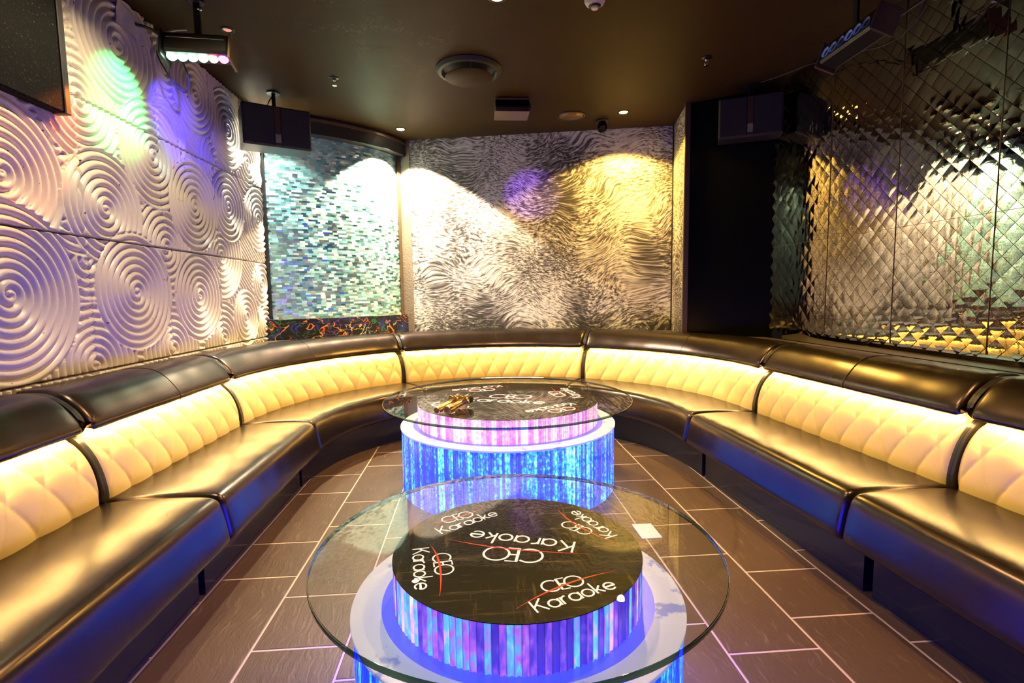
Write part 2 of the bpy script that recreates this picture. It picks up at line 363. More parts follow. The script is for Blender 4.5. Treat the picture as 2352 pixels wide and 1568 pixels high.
def glass_under():
    t = NT('clear_glass_underside'); tr = t.n('ShaderNodeBsdfTransparent', {'Color': (0.96, 0.98, 0.96, 1)}); t.t.links.new(tr.outputs[0], t.out.inputs[0]); return t.m
def glass_edge():
    t = NT('green_glass_edge'); lw = t.n('ShaderNodeLayerWeight', {'Blend': 0.5}).outputs['Facing']
    tr = t.n('ShaderNodeBsdfTransparent', {'Color': (0.06, 0.13, 0.08, 1)}); gl = t.n('ShaderNodeBsdfGlossy', {'Color': (0.8, 0.9, 0.85, 1), 'Roughness': 0.05})
    mx = t.n('ShaderNodeMixShader', {0: t.math('MULTIPLY_ADD', t.math('POWER', lw, 3.0), 0.8, 0.10), 1: tr.outputs[0], 2: gl.outputs[0]}); t.t.links.new(mx.outputs[0], t.out.inputs[0]); return t.m
M_GLASS, M_GUNDER, M_GEDGE = glass_top(), glass_under(), glass_edge()
M_GOLD = plain('gold_metal', (0.85, 0.62, 0.30), 0.28, 1.0)
M_MICMESH = plain('dark_grille', (0.05, 0.045, 0.04), 0.4, 0.7)
M_SPK = plain('speaker_cloth', (0.018, 0.015, 0.02), 0.7)
M_SPKBOX = plain('speaker_cabinet', (0.03, 0.024, 0.02), 0.45)
M_PAPER = plain('white_paper', (0.85, 0.82, 0.76), 0.6)
M_TAPE = plain('white_tape', (0.62, 0.58, 0.55), 0.5)
M_CABLE = plain('cable_rubber', (0.02, 0.018, 0.018), 0.5)
M_GREYCABLE = plain('grey_cable', (0.35, 0.31, 0.28), 0.5)
M_BROWNBOX = plain('brown_lacquer', (0.055, 0.032, 0.022), 0.4)

# ------------------------------------------------------------------ setting: floor with tiles
XW, XM = -1.70, 2.20
mb = MB().box((0.2, 1.65, -0.0572), (4.6, 7.9, 0.112)); floor = mb.mk('floor', M_GROUT); tag(floor, 'dark slate tile floor with pale grout lines', kind='structure')
def tile_mesh(L, Wd=0.297):
    b = 0.003; x, y = Wd / 2, L / 2
    V = [(-x, -y, -0.006), (x, -y, -0.006), (x, y, -0.006), (-x, y, -0.006), (-x, -y, -0.0015), (x, -y, -0.0015), (x, y, -0.0015), (-x, y, -0.0015), (-x + b, -y + b, 0), (x - b, -y + b, 0), (x - b, y - b, 0), (-x + b, y - b, 0)]
    F = [(0, 1, 5, 4), (1, 2, 6, 5), (2, 3, 7, 6), (3, 0, 4, 7), (4, 5, 9, 8), (5, 6, 10, 9), (6, 7, 11, 10), (7, 4, 8, 11), (8, 9, 10, 11)]
    return mesh('tile', V, F, M_TILE)
TL, TS = tile_mesh(0.599), tile_mesh(0.294)
fz = floor.location
for k in range(-2, 10):
    x = -1.0445 + (k + 0.5) * 0.303; y = (2.08 if k % 2 == 0 else 1.63) - 0.905 * 4
    while y < 4.7:
        for y0, L, me in ((y, 0.30, TS), (y + 0.30, 0.605, TL)):
            o = bpy.data.objects.new('tile', me); COL.objects.link(o); o.parent = floor; o.location = Vector((x, y0 + L / 2, 0.0)) - fz
        y += 0.905
# ------------------------------------------------------------------ ceiling
mb = MB().box((0.2, 1.65, CEIL + 0.05), (4.6, 7.9, 0.1)); ceiling = mb.mk('ceiling', M_CEIL); tag(ceiling, 'dark brown painted ceiling', kind='structure')

# ------------------------------------------------------------------ left wall: carved spiral panels
wl = MB().box((XW - 0.08, 1.35, CEIL / 2), (0.12, 6.1, CEIL)).mk('wall_left', M_BLACK); tag(wl, 'wall clad with cream carved spiral panels', kind='structure')
SPIRALS = [  # y, z, radius, turn, start; first one lies on top
    (2.741, 1.174, 0.295, 1, 0.3), (2.023, 1.159, 0.345, 1, 1.0), (3.339, 1.150, 0.275, 1, 2.0), (2.566, 1.553, 0.27, 1, 0.7), (3.351, 1.695, 0.275, 1, 2.5),
    (2.965, 1.895, 0.285, 1, 4.0), (2.740, 2.360, 0.300, 1, 5.0), (3.437, 2.392, 0.255, 1, 0.0), (3.850, 2.295, 0.270, 1, 1.2), (3.790, 1.766, 0.250, 1, 3.0),
    (3.978, 0.994, 0.215, 1, 2.2), (2.456, 2.002, 0.280, -1, 0.5), (4.298, 1.248, 0.185, 1, 0.9), (3.085, 2.048, 0.210, 1, 3.0), (2.420, 0.847, 0.280, 1, 1.1),
    (2.040, 1.600, 0.300, 1, 2.4), (2.403, 1.619, 0.300, 1, 0.2), (2.407, 1.317, 0.330, -1, 2.9), (3.65, 1.42, 0.30, -1, 0.6), (3.02, 1.42, 0.26, 1, 1.6),
    (4.28, 1.75, 0.26, 1, 1.5), (4.15, 2.15, 0.26, -1, 0.4), (3.02, 0.86, 0.27, 1, 2.6), (3.62, 0.86, 0.26, -1, 0.4), (3.68, 1.10, 0.24, 1, 3.3), (4.33, 0.90, 0.2, 1, 1.0),
    (2.08, 2.15, 0.33, 1, 1.9), (2.05, 0.80, 0.20, 1, 0.5), (1.72, 0.86, 0.28, -1, 0.2), (3.12, 2.42, 0.26, -1, 2.0), (3.66, 2.02, 0.24, 1, 1.0), (4.28, 2.48, 0.24, 1, 0.1),
    (2.30, 2.50, 0.30, -1, 0.8), (1.55, 1.45, 0.30, 1, 1.4), (1.60, 2.05, 0.32, -1, 2.2), (1.45, 2.55, 0.3, 1, 0.3), (1.35, 1.05, 0.32, 1, 1.0), (3.3, 0.7, 0.25, 1, 0.0), (2.7, 0.7, 0.25, -1, 0.0)]
def relief(Y, Z):
    H = np.full(Y.shape, np.nan)
    for (cy, cz, R, sg, ph) in SPIRALS:
        dy, dz = Y - cy, Z - cz; r = np.hypot(dy, dz); m = np.isnan(H) & (r < R)
        f = r / 0.0385 + sg * (np.arctan2(dz, dy) + ph) / (2 * PI)
        H = np.where(m, 0.021 * np.abs(np.sin(PI * f)) ** 0.8, H)
    f = (Y * 0.8 + Z) / 0.036
    return np.where(np.isnan(H), 0.017 * np.abs(np.sin(PI * f)) ** 0.8, H)
rows = [(0.60, 0.818), (0.818, 1.412), (1.412, 2.006), (2.006, 2.598)]
cols = [(1.24, 1.83), (1.83, 2.418), (2.418, 3.012), (3.012, 3.60), (3.60, 4.172), (4.172, 4.395)]
for (z0, z1) in rows:
    for (y0, y1) in cols:
        if y0 < 1.5 and z1 < 0.9: continue
        st = 0.0045; g = 0.0012
        ys = np.linspace(y0 + g, y1 - g, max(8, int((y1 - y0) / st))); zs = np.linspace(z0 + g, z1 - g, max(8, int((z1 - z0) / st)))
        YY, ZZ = np.meshgrid(ys, zs, indexing='ij'); H = relief(YY, ZZ) + random.uniform(0, 0.002)
        edge = np.minimum(np.minimum(YY - ys[0], ys[-1] - YY), np.minimum(ZZ - zs[0], zs[-1] - ZZ)); H = np.where(edge < 1e-6, -0.016, H)
        V = np.stack([XW + H, YY, ZZ], -1).reshape(-1, 3)
        mk('panel', V, grid_faces(len(ys), len(zs)), M_SWIRL, wl, smooth=True)

# ------------------------------------------------------------------ curved mosaic bay, mural wall, jamb, black wall, mirror wall
bay = np.array([(-1.70, 4.41), (-1.55, 4.435), (-1.38, 4.50), (-1.17, 4.625), (-0.945, 4.81), (-0.79, 5.00), (-0.70, 5.185)])
def resample(P, n):
    # smooth curve through the points
    t = np.r_[0, np.cumsum(np.hypot(*np.diff(P, axis=0).T))]; q = np.linspace(0, t[-1], n); out = []
    for a in q:
        i = min(max(np.searchsorted(t, a) - 1, 0), len(P) - 2); p0, p1, p2, p3 = P[max(i - 1, 0)], P[i], P[i + 1], P[min(i + 2, len(P) - 1)]
        u = (a - t[i]) / (t[i + 1] - t[i]); out.append(0.5 * ((2 * p1) + (-p0 + p2) * u + (2 * p0 - 5 * p1 + 4 * p2 - p3) * u * u + (-p0 + 3 * p1 - 3 * p2 + p3) * u ** 3))
    return np.array(out), q
BAY, BS = resample(bay, 41)
tg = np.gradient(BAY, axis=0); tg /= np.hypot(*tg.T)[:, None]; BN = np.stack([tg[:, 1], -tg[:, 0]], 1)   # towards the room
def bay_band(name, d0, d1, z0, z1, mat, parent=None, i0=0, i1=41, uv=True):
    """solid curved band between offsets d0 (front) and d1 (back)"""
    A = BAY[i0:i1] + BN[i0:i1] * d0; B = BAY[i0:i1] + BN[i0:i1] * d1; s = BS[i0:i1]; n = len(A)
    ring = np.stack([np.c_[A, np.full(n, z0)], np.c_[A, np.full(n, z1)], np.c_[B, np.full(n, z1)], np.c_[B, np.full(n, z0)]], 1).reshape(-1, 3)
    F = [tuple(f) for f in grid_faces(n, 4, cv=True)] + [(0, 1, 2, 3), tuple((n - 1) * 4 + k for k in (3, 2, 1, 0))]
    U = np.stack([np.c_[s, np.full(n, z0)], np.c_[s, np.full(n, z1)], np.c_[s, np.full(n, z1 + 0.1)], np.c_[s, np.full(n, z0 - 0.1)]], 1).reshape(-1, 2)
    o = mk(name, ring, F, mat, parent, smooth=True, uv=U, angle=40); return o
wb = bay_band('wall_bay', 0.0, -0.10, 0.0, CEIL, M_MOSAIC); tag(wb, 'convex bay wall of small teal glass mosaic tiles', kind='structure')
sof = bay_band('trim_1', 0.10, 0.001, 2.455, CEIL, M_BLACK); tag(sof, 'dark curved soffit band over the mosaic', kind='structure')
lip = bay_band('trim_2', 0.112, 0.1, 2.555, 2.575, M_BRONZE); tag(lip, 'thin bronze bead around the soffit', kind='structure')
sill = bay_band('fabric_sill', 0.07, 0.001, 0.60, 0.955, M_SQUIG, i1=41); tag(sill, 'black upholstered sill with colourful squiggles below the mosaic', 'sill')
MB().box((-1.675, 4.4055, 1.57), (0.028, 0.017, 2.05)).mk('trim_3', M_BLACK); tag(bpy.data.objects['trim_3'], 'black upright strip between spiral panels and mosaic', kind='structure')
mA, mB_ = np.array([-0.590, 5.112]), np.array([1.800, 4.612]); mt = (mB_ - mA) / np.hypot(*(mB_ - mA)); mn = np.array([mt[1], -mt[0]])
def slab(name, a, b, n, th, z0, z1, mat, **kw):
    """upright wall slab from a to b; the face looks along n; uv in metres"""
    a, b, n = np.array(a), np.array(b), np.array(n); L = np.hypot(*(b - a)); P = [a, b, b - n * th, a - n * th]
    V = [(*p, z) for z in (z0, z1) for p in P]; F = [(0, 1, 5, 4), (1, 2, 6, 5), (2, 3, 7, 6), (3, 0, 4, 7), (3, 2, 1, 0), (4, 5, 6, 7)]
    U = [(0, z0), (L, z0), (L + th, z0), (-th, z0), (0, z1), (L, z1), (L + th, z1), (-th, z1)]
    return mk(name, V, F, mat, uv=U, **kw)
tag(slab('wall_back', mA, mB_, mn, 0.12, 0, CEIL, M_MURAL), 'back wall papered with a black and white brush stroke print', kind='structure')
# pilaster between bay and print, of painted blocks
pa, pb = np.array([-0.715, 5.20]), np.array([-0.585, 5.125])
pn = np.array([-0.52, -0.85])
pil = slab('trim_4', (-0.705, 5.170), (-0.585, 5.105), (-0.48, -0.88), 0.08, 0, CEIL, M_BLOCK); tag(pil, 'rough painted block pilaster beside the mosaic', kind='structure')
MB().box((-0.700, 5.150, 1.70), (0.030, 0.030, 1.79), 0.5).mk('trim_5', M_BRONZE); tag(bpy.data.objects['trim_5'], 'bronze edge bead at the end of the mosaic', kind='structure')
jn = np.array([-mt[0], -mt[1]]); jB = mB_ + mn * 0.54
j = slab('trim_6', mB_, jB, jn, 0.03, 0, CEIL, M_MURAL); tag(j, 'return of the printed wall towards the room', kind='structure')
MB().box((*(mB_ + mn * 0.005 + jn * 0.004), 1.3), (0.012, 0.012, 2.6), math.atan2(mt[1], mt[0])).mk('trim_7', M_BLACK); tag(bpy.data.objects['trim_7'], 'dark joint line in the corner of the print', kind='structure')
MB().bbox((*(jB + mt * 0.012 + mn * 0.006), 1.3), (0.045, 0.022, 2.6), 0.004, rz=math.atan2(mt[1], mt[0])).mk('trim_8', M_BRONZE); tag(bpy.data.objects['trim_8'], 'bronze edge strip at the end of the printed return', kind='structure')
kA = jB + mt * 0.03; kB = np.array([XM + 0.02, 3.72]); kt = (kB - kA) / np.hypot(*(kB - kA))
tag(slab('wall_back_right', kA, kB, (kt[1], -kt[0]), 0.1, 0, CEIL, M_BLACKG), 'black gloss diagonal wall behind the hanging loudspeaker', kind='structure')
wr = MB().box((XM + 0.07, 1.0, CEIL / 2), (0.12, 5.12, CEIL)).mk('wall_right', [M_MIRROR]); tag(wr, 'wall of smoked mirror pressed into diamond pillows', kind='structure')
tag(MB().box((0.2, -1.63, CEIL / 2), (4.4, 0.1, CEIL)).mk('wall_front', M_BLACK), 'black wall behind the viewer', kind='structure')
# mirror diamonds
A_ = 0.0437; N_ = 5; G_ = (-1, -0.55, 0, 0.55, 1)
def pillow(seed):
    rr = random.Random(seed); tx, ty = rr.uniform(-1, 1) * 0.018, rr.uniform(-1, 1) * 0.018; V = []
    for i in range(N_):
        for j_ in range(N_):
            u, v = G_[i], G_[j_]
            y, z = (u - v) * 0.5 * A_ * 0.97, (u + v) * 0.5 * A_ * 0.97
            h = 0.0007 * (1 - abs(u) ** 2.0) * (1 - abs(v) ** 2.0)
            V.append((-(h + 0.003 + tx * y + ty * z), y, z))
    F = [tuple(f) for f in grid_faces(N_, N_)][:]
    return V, [f[::-1] for f in F]
PV = [pillow(s) for s in range(5)]
PM = [mesh('mirror_tile', V, F, M_MTILE, smooth=True) for V, F in PV]
spots = []
for j_ in range(0, 42):
    for i in range(0, 62):
        if (i + j_) % 2: continue
        y, z = 3.69 - i * A_, 0.872 + j_ * A_
        if z > CEIL - 0.045 or y < 1.0: continue
        d = Vector((XM - 0.0, y, z - 1.135)); X = d.dot(cr) / d.dot(cf); Yv = d.dot(cu) / d.dot(cf)
        seen = abs(X) < 1.0 and abs(Yv) < 0.66
        spots.append((0 if seen else 1, d.length, y, z))
spots.sort(); rest = MB()
for n, (_, _, y, z) in enumerate(spots):
    k = random.randrange(5); x = XM + 0.0105
    if n < 300:
        o = bpy.data.objects.new('mirror_tile', PM[k]); COL.objects.link(o); o.parent = wr; o.location = Vector((x, y, z)) - wr.location
    else: rest.add([(v[0] + x, v[1] + y, v[2] + z) for v in PV[k][0]], PV[k][1])
tag(rest.mk('mirror_tiles', M_MTILE, wr, smooth=True), 'remaining pressed mirror diamonds', kind='stuff')
for y in (2.068, 2.590, 3.112):
    MB().box((XM + 0.007, y, 1.72), (0.006, 0.0014, 1.75)).mk('panel_joint', M_BRONZE, wr)
MB().box((XM + 0.007, 2.4, 1.452), (0.006, 2.6, 0.0014)).mk('panel_joint', M_BRONZE, wr)

# ------------------------------------------------------------------ ledge behind the sofa
CX, CY, RB = 0.165, 3.09, 1.53
poly = [(-1.70, 1.0), (-1.70, 4.41)] + [tuple(p) for p in BAY[1::4]] + [(-0.585, 5.105), tuple(mB_), tuple(jB), tuple(kB), (XM, 3.7), (XM, 1.0)]
def frame_at(s):
    if s < 2.29: return np.array([CX - RB, 0.8 + s]), np.array([-1.0, 0.0])
    a = PI - (s - 2.29) / RB
    if a > 0: n = np.array([math.cos(a), math.sin(a)]); return np.array([CX, CY]) + RB * n, n
    e = s - 2.29 - PI * RB; g = math.radians(2.5)
    return np.array([CX + RB, CY]) + e * np.array([math.sin(g), -math.cos(g)]), np.array([math.cos(g), math.sin(g)])
def ray_hit(p, n):
    best = 9
    for a, b in zip(poly, poly[1:]):
        a, b = np.array(a), np.array(b); e = b - a; M = np.array([[n[0], -e[0]], [n[1], -e[1]]])
        if abs(np.linalg.det(M)) < 1e-9: continue
        t, u = np.linalg.solve(M, a - p)
        if t > 0 and -1e-6 <= u <= 1 + 1e-6: best = min(best, t)
    return best
ss = np.linspace(0.3, 9.55, 140); V = []
for s in ss:
    p, n = frame_at(s); q0 = p + n * 0.20; t = min(ray_hit(p, n), 1.3) - 0.004; q1 = p + n * max(t, 0.22)
    V += [(*q0, 0.0), (*q0, 0.785), (*q1, 0.785), (*q1, 0.0)]
n = len(ss); F = [tuple(f)[::-1] for f in grid_faces(n, 4, cv=True)] + [(3, 2, 1, 0), tuple((n - 1) * 4 + k for k in (0, 1, 2, 3))]
led = mk('ledge', V, F, M_WOOD); tag(led, 'dark wood ledge between the sofa back and the walls', kind='structure')

# ------------------------------------------------------------------ curved sofa
CREAMP = [(0.006, 0.385), (0.004, 0.43), (0.012, 0.48), (0.026, 0.53), (0.046, 0.575), (0.070, 0.611), (0.094, 0.637), (0.118, 0.650)]
SEATP = [(0.06, 0.385), (0.0, 0.398), (-0.10, 0.405), (-0.20, 0.407), (-0.31, 0.406), (-0.372, 0.402), (-0.398, 0.391), (-0.412, 0.370), (-0.421, 0.335), (-0.430, 0.290), (-0.438, 0.242), (-0.434, 0.222), (-0.412, 0.211), (-0.35, 0.208), (0.06, 0.210)]
ROLLP = [(0.046, 0.655), (0.040, 0.678), (0.060, 0.712), (0.080, 0.738), (0.103, 0.764), (0.130, 0.788), (0.165, 0.804), (0.21, 0.812), (0.27, 0.812), (0.312, 0.806), (0.312, 0.674), (0.20, 0.673), (0.09, 0.671), (0.056, 0.666)]
def subdiv(P, n, closed=True):
    P = np.array(P)
    for _ in range(n):
        Q = np.roll(P, -1, 0); A, B = 0.75 * P + 0.25 * Q, 0.25 * P + 0.75 * Q; P = np.stack([A, B], 1).reshape(-1, 2)
    return P
def sweep(name, prof, s0, s1, mat, parent, r=0.02, ns=None, smooth=True, wob=0.0):
    P = np.array(prof); T = np.roll(P, -1, 0) - np.roll(P, 1, 0); T /= np.hypot(*T.T)[:, None]
    area = 0.5 * np.sum(P[:, 0] * np.roll(P[:, 1], -1) - np.roll(P[:, 0], -1) * P[:, 1]); N2 = np.stack([T[:, 1], -T[:, 0]], 1) * (1 if area > 0 else -1)
    ns = ns or max(6, int((s1 - s0) / 0.04)); x = r * (1 - np.cos(np.linspace(0, PI / 2, 6)))
    ss = np.r_[s0 + x[:-1] if r > 0 else [], np.linspace(s0 + r, s1 - r, ns), s1 - x[:-1][::-1] if r > 0 else []]
    V = []
    for s in ss:
        e = min(s - s0, s1 - s); ins = 0.0
        if r > 0 and e < r: ins = r - math.sqrt(max(r * r - (r - e) ** 2, 0))
        p, n = frame_at(s); Q = P - N2 * ins
        if wob: Q = Q + N2 * wob * math.sin(s * 9.0) * math.sin(s * 23.0 + 1)
        V.append(np.c_[p[0] + n[0] * Q[:, 0], p[1] + n[1] * Q[:, 0], Q[:, 1]])
    V = np.concatenate(V); ns, m = len(ss), len(P); F = [tuple(f) for f in grid_faces(ns, m, cv=True)]
    if area > 0: F = [f[::-1] for f in F]
    F += [tuple(range(m)), tuple(range((ns - 1) * m, ns * m))[::-1]]
    return mk(name, V, F, mat, parent, smooth=smooth, angle=55)
def quilt(s0, s1, parent):
    P = np.array(CREAMP); t = np.r_[0, np.cumsum(np.hypot(*np.diff(P, axis=0).T))]; nv = 60; v = np.linspace(0, t[-1], nv)
    C, _ = resample(P, nv); T = np.gradient(C, axis=0); T /= np.hypot(*T.T)[:, None]; N2 = np.stack([-T[:, 1], T[:, 0]], 1)
    nu = int((s1 - s0) / 0.0055); u = np.linspace(s0, s1, nu); cells = max(1, round((s1 - s0) / 0.145)); pw = (s1 - s0) / cells
    U, VV = np.meshgrid(u - s0, v, indexing='ij'); a = U / pw + (VV - 0.012) / 0.285; b = U / pw - (VV - 0.012) / 0.285
    h = 0.0125 * (np.abs(np.sin(PI * a)) * np.abs(np.sin(PI * b))) ** 0.30
    e = np.minimum(U, (s1 - s0) - U); h = h + np.where(e < 0.03, -0.016 * (1 - e / 0.03) ** 2, 0) - 0.008
    D = C[None, :, 0] + N2[None, :, 0] * h; Z = C[None, :, 1] + N2[None, :, 1] * h
    # close the cushion behind
    back = np.array([(0.20, 0.643), (0.20, 0.385)]); D = np.concatenate([D, np.tile(back[:, 0], (nu, 1))], 1); Z = np.concatenate([Z, np.tile(back[:, 1], (nu, 1))], 1)
    fr = [frame_at(q) for q in u]; p = np.array([f[0] for f in fr]); n = np.array([f[1] for f in fr])
    V = np.stack([p[:, None, 0] + n[:, None, 0] * D, p[:, None, 1] + n[:, None, 1] * D, Z], -1).reshape(-1, 3)
    return mk('backrest', V, grid_faces(nu, nv + 2, cv=True), M_CREAM, parent, smooth=True, angle=70)
def end_panel(s, parent):
    out = [(d - 0.004, z) for d, z in CREAMP] + [(0.060, 0.668), (0.062, 0.70), (0.100, 0.752), (0.17, 0.798), (0.24, 0.806), (0.305, 0.80), (0.305, 0.21), (0.008, 0.21)]
    P = subdiv(out, 1); m = len(P); V = []
    for q in (s - 0.006, s + 0.006):
        p, n = frame_at(q); V += [(p[0] + n[0] * d, p[1] + n[1] * d, z) for d, z in P]
    F = [(k, (k + 1) % m, m + (k + 1) % m, m + k) for k in range(m)] + [tuple(range(m))[::-1], tuple(range(m, 2 * m))]
    mk('end_panel', V, F, M_DARKSEAM, parent)
SEAMS = [0.0, 1.155, 2.29, 3.892, 5.494, 7.177, 8.44, 9.62]
SLAB = ['straight sofa module cut by the left frame edge, beside the black carpeted panel',
        'straight sofa module along the middle of the spiral panel wall',
        'curved sofa module in the corner under the teal mosaic',
        'curved sofa module centred in front of the brush stroke print',
        'curved sofa module in the corner below the black gloss wall',
        'straight sofa module along the far part of the mirror wall',
        'straight sofa module cut by the right frame edge, under the nearest mirrors']
for k, (a, b) in enumerate(zip(SEAMS, SEAMS[1:])):
    pm, nm = frame_at((a + b) / 2); root = empty('sofa_module', (pm[0], pm[1], 0), SLAB[k] + '', 'sofa', 'modules of the curved sofa')
    sweep('seat', subdiv(SEATP, 1), a + 0.0015, b - 0.0015, M_LEATHER, root, 0.026, wob=0.0012)
    quilt(a + 0.013, b - 0.013, root)
    sweep('headrest', subdiv(ROLLP, 1), a + 0.011, b - 0.011, M_LEATHER, root, 0.030, wob=0.0015)
    sweep('plinth', [(-0.312, 0.0), (-0.312, 0.212), (0.10, 0.212), (0.10, 0.0)], a + 0.022, b - 0.022, M_PLINTH, root, 0.0, smooth=False)
    sweep('led_strip', [(0.064, 0.661), (0.064, 0.665), (0.082, 0.665), (0.082, 0.661)], a + 0.03, b - 0.03, M_LED, root, 0.0, smooth=False)
    end_panel(a + 0.0065, root); end_panel(b - 0.0065, root)
    # stitched seam across the headrest
    sm = (a + b) / 2 + 0.03
    sweep('headrest_seam', subdiv([(d - (0.0015 if d < 0.2 else -0.001), z + (0.0015 if z > 0.7 else -0.001)) for d, z in ROLLP], 1), sm - 0.0016, sm + 0.0016, M_DARKSEAM, root, 0.0, ns=2)

# ------------------------------------------------------------------ lettering, drawn as strokes
def arc(cx, cy, r, a0, a1, n=28): return [(cx + r * math.cos(math.radians(a0 + (a1 - a0) * k / n)), cy + r * math.sin(math.radians(a0 + (a1 - a0) * k / n))) for k in range(n + 1)]
GL = {'C': (0.92, [arc(0.5, 0.5, 0.5, 48, 312)]), 'E': (0.44, [[(0.44, 1), (0, 1), (0, 0), (0.44, 0)], [(0, 0.5), (0.40, 0.5)]]), 'O': (1.0, [arc(0.5, 0.5, 0.5, 0, 360, 40)]),
      'K': (0.62, [[(0, 0), (0, 1)], [(0.58, 1), (0.02, 0.40)], [(0.20, 0.60), (0.62, 0)]]), 'a': (0.6, [arc(0.3, 0.3, 0.3, 0, 360), [(0.6, 0), (0.6, 0.6)]]),
      'r': (0.3, [[(0, 0), (0, 0.6)], arc(0.28, 0.33, 0.28, 180, 85, 10)]), 'o': (0.6, [arc(0.3, 0.3, 0.3, 0, 360)]),
      'k': (0.42, [[(0, 0), (0, 1)], [(0.40, 0.60), (0.02, 0.22)], [(0.14, 0.34), (0.42, 0)]]), 'e': (0.6, [[(0.0, 0.3), (0.6, 0.3)] + arc(0.3, 0.3, 0.3, 0, 318)[1:]])}
def ribbon(mb, pts, wd, z, taper=False):
    P = [Vector(p) for p in pts]; n = len(P); L, R = [], []
    for i, p in enumerate(P):
        a = P[max(i - 1, 0)]; b = P[min(i + 1, n - 1)]; t = (b - a).normalized()
        if 0 < i < n - 1:
            t1, t2 = (p - P[i - 1]).normalized(), (P[i + 1] - p).normalized(); sc = 1 / max(0.6, math.sqrt(max(0.05, (1 + t1.dot(t2)) / 2)))
        else: sc = 1
        w_ = wd * sc * (math.sin(PI * min(max(i / (n - 1), 0.06), 0.94)) if taper else 1) / 2; q = Vector((-t.y, t.x)) * w_
        L.append(p + q); R.append(p - q)
    mb.add([(v.x, v.y, z) for v in R + L], [(i, i + 1, n + i + 1, n + i) for i in range(n - 1)])
def write(mb, txt, A, B, h, wd, z, mid, tight=False):
    A, B = Vector(A), Vector(B); L = (B - A).length; e = (B - A) / L; u = Vector((-e.y, e.x)); h = h
    if tight: adv = {'C': 0.80, 'E': 0.42, 'O': 1.0}; xs = []; x = 0; gap = 0
    ws = [GL[c][0] for c in txt]
    if tight:
        xs = [0, 0.96, 1.30]; h = L / 2.30
    else:
        gap = (L / h - sum(ws)) / (len(txt) - 1); xs = [sum(ws[:i]) + gap * i for i in range(len(txt))]
    for c, x0 in zip(txt, xs):
        for st in GL[c][1]:
            ribbon(mb, [A + e * ((x0 + px) * h) + u * ((py - mid) * h) for px, py in st], wd, z + 1.5e-6 * len(mb.V) / 4)
LOGOS = [  # CEO line, Karaoke line, red swoosh, in metres from the table centre
    (((0.058, -0.056), (-0.085, -0.022)), ((0.143, -0.012), (-0.119, 0.079)), ((-0.18, 0.06), (-0.024, -0.009), (0.182, -0.057)), 0.058, 0.0058),
    (((0.039, -0.190), (0.133, -0.166)), ((0.013, -0.261), (0.197, -0.188)), ((-0.023, -0.261), (0.092, -0.183), (0.219, -0.139)), 0.043, 0.0046),
    (((-0.192, -0.016), (-0.176, -0.114)), ((-0.248, 0.014), (-0.221, -0.170)), ((-0.223, 0.032), (-0.192, -0.068), (-0.183, -0.201)), 0.042, 0.0042),
    (((-0.199, 0.172), (-0.116, 0.216)), ((-0.204, 0.106), (-0.047, 0.211)), ((-0.232, 0.158), (-0.165, 0.185), (-0.075, 0.250)), 0.042, 0.0042),
    (((0.202, 0.056), (0.141, 0.124)), ((0.255, 0.030), (0.180, 0.195)), ((0.140, 0.212), (0.176, 0.103), (0.250, -0.006)), 0.042, 0.0042)]

